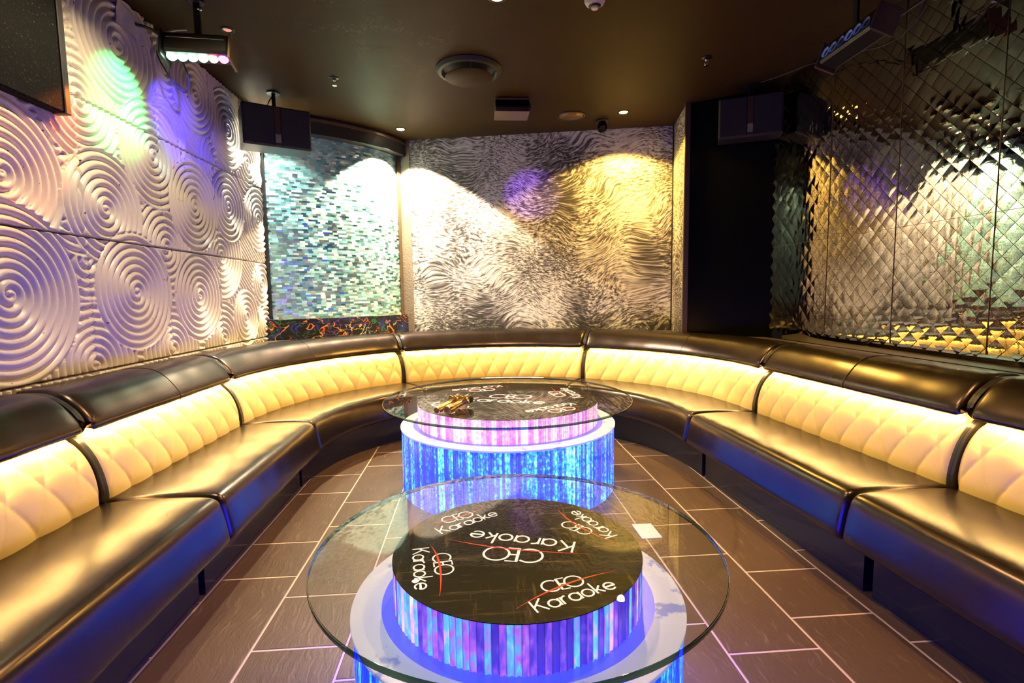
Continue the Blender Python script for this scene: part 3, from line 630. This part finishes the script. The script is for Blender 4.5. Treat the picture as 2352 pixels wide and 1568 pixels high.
# ------------------------------------------------------------------ tables
def ribbed(cx, cy, R, z0, z1, mat, name, parent, nrib, depth):
    n = nrib * 4; th = np.arange(n) * 2 * PI / n; r = R - depth * (1 - np.abs(np.cos(th * nrib / 2)))
    zs = [z0, z0 + 0.004, z1 - 0.004, z1]; V = []; U = []
    for kz, z in enumerate(zs):
        f = 1.0 if 0 < kz < 3 else 0.994
        V += [(cx + r[k] * f * math.cos(th[k]), cy + r[k] * f * math.sin(th[k]), z) for k in range(n)]; U += [(th[k] * R, z - z0) for k in range(n)]
    F = [(k * n + i, k * n + (i + 1) % n, (k + 1) * n + (i + 1) % n, (k + 1) * n + i) for k in range(3) for i in range(n)]
    F += [tuple(range(n))[::-1], tuple(range(3 * n, 4 * n))]
    return mk(name, V, F, mat, parent, smooth=True, uv=U, angle=50)
def table(cx, cy, Rg, zg, Rd, zd, Ri, scale, rot, label, mats, seed):
    root = empty('round_glass_table', (cx, cy, 0), label, 'table', 'round glass tables with lit drums')
    ribbed(cx, cy, Rd - 0.006, 0.0, zd - 0.012, mats[0], 'drum', root, int(2 * PI * Rd / 0.0135), 0.005)
    MB().lathe((cx, cy, 0), [(Ri + 0.03, zd - 0.012), (Rd - 0.003, zd - 0.012), (Rd, zd - 0.009), (Rd, zd - 0.002), (Rd - 0.003, zd), (Ri + 0.03, zd), (Ri + 0.03, zd - 0.012)], 128).mk('drum_cap', M_CAP, root, smooth=True, angle=40)
    MB().lathe((cx, cy, 0), [(0, zd - 0.0115), (Ri + 0.0295, zd - 0.0115), (Ri + 0.0295, zd - 0.001), (0, zd - 0.001)], 96).mk('cap_recess', M_CAPRING, root)
    ribbed(cx, cy, Ri, zd - 0.001, zg - 0.016, mats[1], 'riser', root, int(2 * PI * Ri / (0.0135 if scale > 1 else 0.0152)), 0.005)
    pd = MB().lathe((cx, cy, 0), [(0, zg - 0.016), (Ri + 0.001, zg - 0.016), (Ri + 0.001, zg - 0.0142), (0, zg - 0.0142)], 128).mk('print_disc', M_PRINT, root)
    zt = zg - 0.0140; c, s = math.cos(rot), math.sin(rot); T = lambda p: (cx + scale * (p[0] * c - p[1] * s), cy + scale * (p[0] * s + p[1] * c))
    for (ceo, kar, sw, h, wd) in LOGOS:
        mb = MB(); wd = wd * (1.25 if scale > 1 else 1.0); write(mb, 'CEO', T(ceo[0]), T(ceo[1]), 0, wd * scale, zt, 0.5, True); write(mb, 'Karaoke', T(kar[0]), T(kar[1]), h * scale, wd * scale, zt, 0.42)
        mb.mk('lettering', M_TEXT, pd)
        p0, p1, p2 = [Vector(T(p)) for p in sw]; pc = p1 * 2 - (p0 + p2) * 0.5; mb = MB()
        ribbon(mb, [p0 * (1 - t) ** 2 + pc * 2 * t * (1 - t) + p2 * t * t for t in [k / 24 for k in range(25)]], 0.0052 * scale, zt + 0.0006, True); mb.mk('swoosh', M_RED, pd)
    # glass plate: clear faces, green rounded edge
    n = 160; e = 0.0025; prof = [(0, zg), (Rg - e, zg), (Rg - 0.0007, zg - 0.0007), (Rg, zg - e), (Rg, zg - 0.013 + e), (Rg - 0.0007, zg - 0.0123), (Rg - e, zg - 0.013), (0, zg - 0.013)]
    mb = MB().lathe((cx, cy, 0), prof, n); fm = []
    for f in mb.F:
        z = [mb.V[i][2] for i in f]; fm.append(0 if min(z) > zg - 1e-5 else 1 if max(z) < zg - 0.013 + 1e-5 else 2)
    mk('glass_top', mb.V, mb.F, [M_GLASS, M_GUNDER, M_GEDGE], root, smooth=[q == 2 for q in fm], fm=fm)
    return root
table(0.192, 3.086, 0.738, 0.518, 0.640, 0.377, 0.538, 1.74, PI, 'large round glass table with blue drum and pink riser, microphones on it', (M_DRUM_FAR, M_RISER_FAR), 0.4)
table(0.097, 1.262, 0.500, 0.508, 0.412, 0.382, 0.310, 1.0, 0.0, 'small round glass table with violet riser, nearest to the viewer', (M_DRUM_NEAR, M_RISER_NEAR), 1.1)

# ------------------------------------------------------------------ microphones on the far table
def mic(base, tip, label, fat):
    b, t = Vector(base), Vector(tip); ax = (t - b).normalized(); L = (t - b).length; M = ax.to_track_quat('Z', 'Y').to_matrix()
    r = empty('microphone', (b.x, b.y, b.z), label, 'microphone', 'gold microphones on the large table')
    e = 1.25 if fat else 1.0
    MB().lathe(b, [(0, 0), (0.0165 * e, 0), (0.0185 * e, 0.004), (0.0185 * e, 0.045), (0.0165, 0.058), (0.0165, L - 0.075), (0.0205, L - 0.055), (0.0205, L - 0.045), (0, L - 0.045)], 28, M).mk('handle', M_GOLD, r, smooth=True, angle=40)
    MB().lathe(b - ax * 0.0015, [(0, 0), (0.011, 0), (0.011, 0.003), (0, 0.003)], 20, M).mk('end_cap', M_BRONZE, r)
    MB().lathe(b + ax * (L - 0.047), [(0.0, 0), (0.021, 0.0), (0.0255, 0.012), (0.027, 0.026), (0.0255, 0.040), (0.019, 0.054), (0.009, 0.061), (0, 0.063)], 26, M).mk('grille', M_MICMESH, r, smooth=True)
    # scalloped anti-roll collar
    n = 48; V = []; w_ = 0.008
    for z in (L - 0.082, L - 0.082 + w_):
        for k in range(n): a = 2 * PI * k / n; rr = 0.034 + 0.0045 * math.cos(6 * a); V.append(b + M @ Vector((rr * math.cos(a), rr * math.sin(a), z)))
        for k in range(n): a = 2 * PI * k / n; V.append(b + M @ Vector((0.0168 * math.cos(a), 0.0168 * math.sin(a), z)))
    F = []
    for k in range(n):
        k2 = (k + 1) % n; F += [(k, k2, 2 * n + k2, 2 * n + k), (n + k, 3 * n + k, 3 * n + k2, n + k2), (k, n + k, n + k2, k2), (2 * n + k, 2 * n + k2, 3 * n + k2, 3 * n + k)]
    mk('collar', V, F, M_GOLD, r, smooth=True, angle=40)
    MB().box(b + M @ Vector((0.0, 0.0165, L * 0.55)), (0.009, 0.004, 0.020), M=M).mk('switch', M_BLACK, r)
mic((-0.205, 2.665, 0.5385), (-0.085, 2.872, 0.562), 'slim gold microphone lying on the large table, further from the viewer', False)
mic((-0.150, 2.652, 0.5415), (-0.030, 2.858, 0.562), 'gold microphone with a flared end lying on the large table', True)

# ------------------------------------------------------------------ card on the floor
mb = MB().bbox((0.80, 2.322, 0.0016), (0.096, 0.148, 0.003), 0.0008, rz=0.02); cd = mb.mk('paper_card', M_PAPER); tag(cd, 'white rectangular card lying on the floor tiles between the tables', 'card')

# ------------------------------------------------------------------ ceiling fittings
for (x, y, e, col, size, bl, lab) in LAMPS:
    r = empty('ceiling_downlight', (x, y, CEIL), lab, 'downlight', 'lit ceiling downlights')
    MB().lathe((x, y, CEIL), [(0.047, 0.0), (0.047, -0.004), (0.042, -0.007), (0.036, -0.005), (0.034, 0.0)], 40).mk('trim_ring', M_BLKMETAL, r, smooth=True)
    MB().lathe((x, y, CEIL), [(0.0, -0.0005), (0.034, -0.0005), (0.030, -0.005), (0.0, -0.007)], 32).mk('lens', emit('lens_glow', col, 30.0), r, smooth=True)
    spot('lamp_light', (x, y, CEIL - 0.012), (x, y, 0), e, col, size, bl, 0.03, r)
r = empty('ceiling_downlight', (-1.316, 3.082, CEIL), 'dim reddish mini downlight in the ceiling beside the stage light', 'downlight')
MB().lathe((-1.316, 3.082, CEIL), [(0.036, 0.0), (0.036, -0.004), (0.026, -0.006), (0.022, 0.0)], 32).mk('trim_ring', M_BLKMETAL, r, smooth=True)
MB().lathe((-1.316, 3.082, CEIL), [(0, -0.001), (0.022, -0.001), (0.018, -0.004), (0, -0.005)], 24).mk('lens', emit('dim_lens', (1.0, 0.35, 0.25), 0.7), r, smooth=True)
# round air vent
r = empty('air_vent', (0.0, 3.53, CEIL), 'large round dark ceiling air vent with a dropped centre plate', 'vent')
MB().lathe((0, 3.53, CEIL), [(0.215, 0.0), (0.215, -0.006), (0.200, -0.026), (0.180, -0.030), (0.172, -0.022), (0.166, 0.0)], 72).mk('rim', M_BLACK, r, smooth=True, angle=35)
MB().lathe((0, 3.53, CEIL), [(0, -0.060), (0.150, -0.060), (0.156, -0.056), (0.150, -0.050), (0, -0.046)], 64).mk('centre_plate', M_CEIL, r, smooth=True, angle=35)
MB().lathe((0, 3.53, CEIL), [(0, -0.003), (0.166, -0.003), (0.166, -0.001), (0, -0.001)], 48).mk('throat', M_BLACK, r)
for a in (0.6, 2.7, 4.8): MB().tube([(0.02 * math.cos(a), 3.53 + 0.02 * math.sin(a), CEIL - 0.05), (0.168 * math.cos(a), 3.53 + 0.168 * math.sin(a), CEIL - 0.016)], 0.003, 6).mk('strut', M_BRONZE, r)
MB().lathe((0, 3.53, CEIL), [(0, -0.05), (0.01, -0.05), (0.01, -0.002), (0, -0.002)], 12).mk('stem', M_BRONZE, r)
# boxy ceiling unit
r = empty('ceiling_unit', (0.318, 4.06, CEIL), 'small brown box with a black window hanging from the ceiling before the print', 'ceiling box')
MB().bbox((0.318, 4.10, CEIL - 0.0505), (0.256, 0.20, 0.095), 0.006).mk('housing', M_BROWNBOX, r)
MB().bbox((0.318, 3.995, CEIL - 0.045), (0.250, 0.008, 0.050), 0.002).mk('window', M_BLACKG, r)
MB().bbox((0.318, 3.997, CEIL - 0.012), (0.250, 0.012, 0.014), 0.002).mk('top_rail', M_BRONZE, r)
MB().bbox((0.318, 4.10, CEIL - 0.101), (0.262, 0.206, 0.005), 0.001).mk('bottom_rail', M_BRONZE, r)
MB().tube([(0.448, 4.06, CEIL - 0.01), (0.460, 4.05, CEIL - 0.04), (0.458, 4.06, CEIL - 0.07), (0.448, 4.07, CEIL - 0.08)], 0.005, 8).mk('side_cable', M_CABLE, r, smooth=True)
# ceiling speaker grille
r = empty('ceiling_speaker', (0.836, 4.39, CEIL), 'flat round ceiling speaker with a brown mesh grille', 'speaker')
MB().lathe((0.836, 4.39, CEIL), [(0.118, 0), (0.118, -0.006), (0.108, -0.010), (0.100, -0.007), (0.100, 0)], 56).mk('rim', M_BLKMETAL, r, smooth=True)
def grillemat():
    t = NT('mesh_grille'); v = t.n('ShaderNodeTexVoronoi', {'Vector': t.pos(), 'Scale': 110.0, 'Randomness': 0.0}).outputs['Distance']
    return t.set(col=t.ramp(v, [(0.25, (0.01, 0.008, 0.006)), (0.4, (0.22, 0.13, 0.06))]), rough=0.45, metal=0.5).m
MB().lathe((0.836, 4.39, CEIL), [(0, -0.0075), (0.100, -0.006), (0.100, -0.003), (0, -0.003)], 48).mk('grille', grillemat(), r, smooth=True)
# dome camera
r = empty('security_camera', (1.127, 4.50, CEIL), 'black dome security camera hanging at the top of the print', 'camera')
MB().lathe((1.127, 4.50, CEIL), [(0, -0.014), (0.050, -0.014), (0.056, -0.008), (0.056, 0), (0, 0)], 40).mk('mount', M_BLKMETAL, r, smooth=True, angle=40)
MB().lathe((1.127, 4.50, CEIL), [(0, -0.104), (0.018, -0.101), (0.034, -0.088), (0.041, -0.068), (0.041, -0.05), (0.036, -0.03), (0.03, -0.014), (0, -0.014)], 36).mk('ball', M_BLACKG, r, smooth=True)
MB().lathe(Vector((1.117, 4.461, CEIL - 0.073)), [(0, 0), (0.020, 0), (0.020, 0.012), (0.016, 0.014), (0.014, 0.010), (0, 0.010)], 28, Vector((-0.22, -0.9, -0.35)).to_track_quat('Z', 'Y').to_matrix()).mk('lens', M_BLKMETAL, r, smooth=True, angle=40)
# smoke detector
r = empty('smoke_detector', (0.637, 2.70, CEIL), 'white smoke detector at the top of the picture', 'smoke detector')
MB().lathe((0.637, 2.70, CEIL), [(0, -0.012), (0.050, -0.012), (0.052, -0.006), (0.052, 0), (0, 0)], 48).mk('base', M_WHITE, r, smooth=True, angle=40)
MB().lathe((0.637, 2.70, CEIL), [(0, -0.046), (0.016, -0.045), (0.020, -0.040), (0.020, -0.034), (0.030, -0.030), (0.044, -0.022), (0.049, -0.012), (0, -0.012)], 48).mk('dome', M_WHITE, r, smooth=True, angle=40)
MB().lathe((0.637, 2.70, CEIL), [(0.0215, -0.0385), (0.026, -0.0335), (0.0315, -0.0310), (0.029, -0.030), (0.021, -0.034)], 40).mk('slot_ring', M_BLACK, r)
# sprinklers
for x, y, lab in ((-0.905, 3.70, 'small chrome fire sprinkler in the ceiling near the hanging loudspeaker and mosaic'), (1.492, 3.30, 'small chrome fire sprinkler in the ceiling near the black gloss wall')):
    r = empty('fire_sprinkler', (x, y, CEIL), lab, 'sprinkler', 'fire sprinklers')
    MB().lathe((x, y, CEIL), [(0, -0.006), (0.026, -0.006), (0.034, 0.0), (0, 0)], 32).mk('escutcheon', M_BLKMETAL, r, smooth=True)
    MB().lathe((x, y, CEIL), [(0, -0.024), (0.010, -0.022), (0.011, -0.006), (0, -0.006)], 20).mk('body', M_CHROME, r, smooth=True)
    for a in (-1, 1): MB().tube([(x + a * 0.009, y, CEIL - 0.020), (x + a * 0.013, y, CEIL - 0.034), (x + a * 0.004, y, CEIL - 0.048)], 0.0022, 6).mk('arm', M_CHROME, r)
    MB().lathe((x, y, CEIL), [(0, -0.052), (0.015, -0.052), (0.016, -0.049), (0, -0.047)], 24).mk('deflector', M_CHROME, r)

# ------------------------------------------------------------------ hanging loudspeakers
def speaker(pl, pr, z0, z1, depth, label, ceilpt):
    """front face from pl to pr (plan), bottom z0, top z1"""
    pl, pr = Vector((*pl, 0)), Vector((*pr, 0)); e = (pr - pl).normalized(); nrm = Vector((e.y, -e.x, 0)); W_ = (pr - pl).length; H_ = z1 - z0
    mid = (pl + pr) / 2; c = mid - nrm * depth / 2; M = Matrix(((e.x, -nrm.x, 0), (e.y, -nrm.y, 0), (0, 0, 1)))
    r = empty('hanging_loudspeaker', (c.x, c.y, z0), label, 'loudspeaker', 'hanging loudspeakers')
    MB().bbox((c.x, c.y, z0 + H_ / 2), (W_, depth, H_), 0.006, M=M).mk('cabinet', M_SPKBOX, r)
    f = mid + nrm * 0.006
    for sg in (-1, 1):
        q = f + e * sg * W_ * 0.268; MB().bbox((q.x, q.y, z0 + H_ / 2), (W_ * 0.435, 0.014, H_ * 0.95), 0.005, M=M).mk('front_grille', M_SPK, r)
    MB().bbox((f.x, f.y, z0 + H_ / 2), (W_ * 0.095, 0.010, H_ * 0.95), 0.003, M=M).mk('centre_strip', M_BROWNBOX, r)
    q = f + nrm * 0.006; MB().bbox((q.x, q.y, z0 + H_ * 0.20), (W_ * 0.085, 0.003, H_ * 0.21), 0.001, M=M).mk('badge', plain('silver_badge', (0.45, 0.42, 0.38), 0.35, 0.6), r)
    MB().lathe((c.x, c.y, 0), [(0, CEIL - 0.008), (0.045, CEIL - 0.008), (0.045, CEIL), (0, CEIL)], 28).mk('ceiling_plate', M_BLKMETAL, r)
    MB().lathe((c.x, c.y, 0), [(0, z1), (0.013, z1), (0.013, CEIL - 0.008), (0, CEIL - 0.008)], 16).mk('hanger', M_BLKMETAL, r, smooth=True, angle=50)
    MB().lathe((c.x, c.y, 0), [(0, z1), (0.03, z1), (0.026, z1 + 0.022), (0, z1 + 0.03)], 20).mk('swivel', M_BLKMETAL, r, smooth=True)
    MB().tube([c + Vector((0.0, 0, z1 + 0.0 - c.z)), c + Vector((-0.035, -0.03, z1 + 0.030)), c + Vector((-0.02, -0.035, z1 + 0.055)), c + Vector((0.0, 0.0, CEIL - 0.012))], 0.004, 6).mk('lead', M_CABLE, r, smooth=True)
speaker((-1.552, 3.776), (-1.158, 3.990), 2.195, 2.474, 0.22, 'dark hanging loudspeaker in front of the spiral panels and mosaic', None)
speaker((1.787, 3.738), (2.165, 3.556), 2.226, 2.505, 0.16, 'dark hanging loudspeaker in front of the black gloss wall', None)

# ------------------------------------------------------------------ carpeted panel on the left wall
r = empty('acoustic_panel', (-1.655, 1.70, 1.887), 'black speckled carpet panel mounted high on the spiral panel wall', 'wall panel')
MB().bbox((-1.655, 1.700, 2.242), (0.050, 1.18, 0.710), 0.006).mk('body', M_CARPET, r)
MB().bbox((-1.652, 2.302, 2.242), (0.058, 0.030, 0.712), 0.003).mk('edge_strip', M_BLACK, r)

# ------------------------------------------------------------------ stage light bars
r = empty('stage_light', (-1.32, 2.79, CEIL), 'black stage light bar with glowing green and red lamps by the spiral wall', 'stage light', 'stage lights')
ML = Matrix.Rotation(0.10, 3, 'Z') @ Matrix.Rotation(-0.25, 3, 'X')
cb = Vector((-1.335, 2.80, 2.372))
MB().bbox(cb, (0.300, 0.10, 0.105), 0.012, M=ML).mk('housing', M_BLKMETAL, r)
for sg in (-1, 1): MB().bbox(cb + ML @ Vector((sg * 0.155, 0, -0.012)), (0.012, 0.118, 0.138), 0.004, M=ML).mk('end_plate', M_BRONZE if sg > 0 else M_BLKMETAL, r)
cols_ = [((0.55, 1.0, 0.75), 16), ((0.35, 1.0, 0.55), 20), ((0.4, 1.0, 0.6), 20), ((0.75, 1.0, 0.9), 16), ((1.0, 0.15, 0.20), 14), ((0.6, 0.1, 1.0), 6)]
for k, (cc, st) in enumerate(cols_):
    MB().lathe(cb + ML @ Vector((-0.118 + k * 0.047, -0.012, -0.060)), [(0, -0.016), (0.014, -0.013), (0.0225, -0.002), (0.0225, 0.004), (0, 0.004)], 20, ML).mk('lamp_lens', emit('lamp_%d' % k, cc, st), r, smooth=True)
MB().bbox(cb + ML @ Vector((0, -0.052, 0.018)), (0.26, 0.004, 0.006), 0.001, M=ML).mk('front_trim', M_CHROME, r)
MB().box((-1.335, 2.80, 2.50), (0.03, 0.012, 0.19)).mk('bracket', M_BLKMETAL, r)
MB().lathe((-1.335, 2.80, CEIL), [(0, -0.012), (0.035, -0.012), (0.035, 0), (0, 0)], 20).mk('ceiling_clamp', M_BLKMETAL, r)
MB().lathe((-1.318, 2.790, CEIL - 0.045), [(0, -0.008), (0.010, -0.006), (0.010, 0.006), (0, 0.008)], 14).mk('clamp_knob', M_CHROME, r, smooth=True)
# beams of the left bar onto wall, sofa and print
for tgt, e, c_, sz, bl in (((-1.70, 2.72, 2.10), 34, (0.03, 1.0, 0.20), 62, 0.5), ((-1.70, 3.22, 2.12), 40, (0.07, 0.04, 1.0), 52, 0.8), ((-1.70, 2.20, 1.72), 90, (1.0, 0.20, 0.02), 26, 0.5), ((-1.70, 3.00, 1.95), 5, (0.05, 0.55, 1.0), 26, 0.5),
                           ((-1.45, 1.62, 0.80), 16, (0.02, 1.0, 0.15), 9, 0.7), ((-1.15, 1.75, 0.40), 14, (0.05, 1.0, 0.05), 9, 0.8), ((0.55, 4.87, 2.05), 260, (0.30, 0.08, 1.0), 11, 0.8)):
    spot('beam', cb + Vector((0.0, -0.02, -0.085)), tgt, e, c_, sz, bl, 0.012, r)
r2 = empty('stage_light', (1.93, 2.58, CEIL), 'unlit black stage light bar hanging before the mirror wall', 'stage light', 'stage lights')
MR = Matrix.Rotation(-0.04, 3, 'Z') @ Matrix.Rotation(0.35, 3, 'Y'); cb2 = Vector((1.935, 2.585, 2.378))
MB().bbox(cb2, (0.10, 0.40, 0.105), 0.012, M=MR).mk('housing', M_BLKMETAL, r2)
for sg in (-1, 1): MB().bbox(cb2 + MR @ Vector((0, sg * 0.206, 0)), (0.118, 0.012, 0.138), 0.004, M=MR).mk('end_plate', M_BRONZE, r2)
for k in range(6):
    MB().lathe(cb2 + MR @ Vector((-0.052, -0.15 + k * 0.06, -0.01)), [(0.026, 0.006), (0.022, 0.0), (0.010, -0.008), (0, -0.010)], 20, MR @ Matrix.Rotation(-PI / 2, 3, 'Y')).mk('lamp_lens', emit('faint_lamp_%d' % k, (0.25, 0.35, 1.0), 0.03 + 0.05 * (k % 3)), r2, smooth=True)
MB().box((1.935, 2.585, 2.50), (0.012, 0.03, 0.19)).mk('bracket', M_BLKMETAL, r2)
MB().lathe((1.935, 2.585, CEIL), [(0, -0.012), (0.035, -0.012), (0.035, 0), (0, 0)], 20).mk('ceiling_clamp', M_BLKMETAL, r2)
spot('beam', cb2 + Vector((-0.09, 0, -0.03)), (-1.70, 2.35, 1.0), 25, (0.22, 0.06, 1.0), 44, 0.9, 0.012, r2)  # violet fill added onto the spiral wall; the bar itself is unlit
# conduit and junction box beside it
r = empty('junction_box', (2.04, 2.28, 2.42), 'pale junction box at the upper frame edge over the mirror wall', 'junction box')
MB().bbox((2.05, 2.25, 2.445), (0.07, 0.07, 0.07), 0.004).mk('box', M_WHITE, r)
MB().tube([(2.03, 2.29, 2.415), (2.03, 2.42, 2.415), (2.03, 2.46, 2.415)], 0.006, 8).mk('conduit', M_BRONZE, r, smooth=True)
cbm = MB().tube([(2.05, 2.30, 2.41), (2.06, 2.36, 2.36), (2.06, 2.45, 2.33), (2.04, 2.56, 2.335), (2.0, 2.62, 2.345), (1.985, 2.66, 2.36)], 0.004, 8).mk('hanging_cable', M_CABLE, smooth=True); tag(cbm, 'thin black cable sagging from the junction box to the unlit stage light', 'cable')
cbm = MB().tube([(1.95, 2.79, 2.36), (2.03, 2.95, 2.44), (2.06, 3.15, 2.50), (2.05, 3.4, 2.54), (2.0, 3.56, 2.56)], 0.004, 8).mk('hanging_cable', M_CABLE, smooth=True); tag(cbm, 'thin cable running from the unlit stage light to the loudspeaker at the black wall', 'cable')

# ------------------------------------------------------------------ tape, cables on the left wall
V = []
for i in range(7):
    for j_ in range(5):
        u, v = i / 6 - 0.5, j_ / 4 - 0.5; V.append((-1.672 + 0.006 * math.sin(u * 5) + 0.003 * math.sin(v * 9 + u * 3), 2.815 + u * 0.155 + v * 0.02, 2.505 + v * 0.115 - u * 0.03))
F = [tuple(f) for f in grid_faces(7, 5)]; b = len(V); V2 = V + [(x - 0.004, y, z) for x, y, z in V]
F2 = F + [tuple(b + i for i in f[::-1]) for f in F]
tp = mk('tape_patch', V2, F2, M_TAPE, smooth=True); tag(tp, 'white cloth tape patch holding a cable on the spiral panels', 'tape')
def cable(pts, rad, mat, label):
    P = np.array(pts, float); n = 40; t = np.linspace(0, len(P) - 1.0001, n); out = []
    for a in t:
        i = int(a); u = a - i; p0, p1, p2, p3 = P[max(i - 1, 0)], P[i], P[i + 1], P[min(i + 2, len(P) - 1)]
        out.append(0.5 * ((2 * p1) + (-p0 + p2) * u + (2 * p0 - 5 * p1 + 4 * p2 - p3) * u * u + (-p0 + 3 * p1 - 3 * p2 + p3) * u ** 3))
    o = MB().tube(out, rad, 8).mk('cable', mat, smooth=True); tag(o, label, 'cable', 'cables at the stage light'); return o
cable([(-1.665, 2.86, 2.51), (-1.63, 2.93, 2.52), (-1.60, 3.02, 2.50), (-1.57, 3.05, 2.46), (-1.54, 3.02, 2.40), (-1.50, 2.92, 2.37), (-1.49, 2.82, 2.36)], 0.008, M_CABLE, 'thick black cable running from the white tape to the stage light')
cable([(-1.55, 3.00, 2.52), (-1.60, 2.97, 2.49), (-1.62, 2.95, 2.42), (-1.60, 2.96, 2.35), (-1.56, 2.99, 2.27), (-1.52, 3.01, 2.24), (-1.49, 2.99, 2.30), (-1.50, 2.95, 2.38), (-1.48, 2.86, 2.40)], 0.0045, M_CABLE, 'thin black cable hanging in a loop beside the stage light')
cable([(-1.50, 3.02, 2.565), (-1.55, 2.99, 2.545), (-1.60, 2.95, 2.50), (-1.61, 2.94, 2.43), (-1.60, 2.95, 2.38)], 0.006, M_GREYCABLE, 'pale grey cable arching under the ceiling beside the stage light')

for m in bpy.data.materials:
    if m.name.split('.')[0] in ('lens_glow', 'dim_lens', 'frosted_white_acrylic', 'blue_lit_gap', 'violet_lit_acrylic', 'pink_lit_acrylic', 'blue_lit_acrylic', 'backlit_white_lettering', 'backlit_red_swoosh') or m.name.startswith(('lamp_', 'faint_lamp')): m.cycles.emission_sampling = 'NONE'
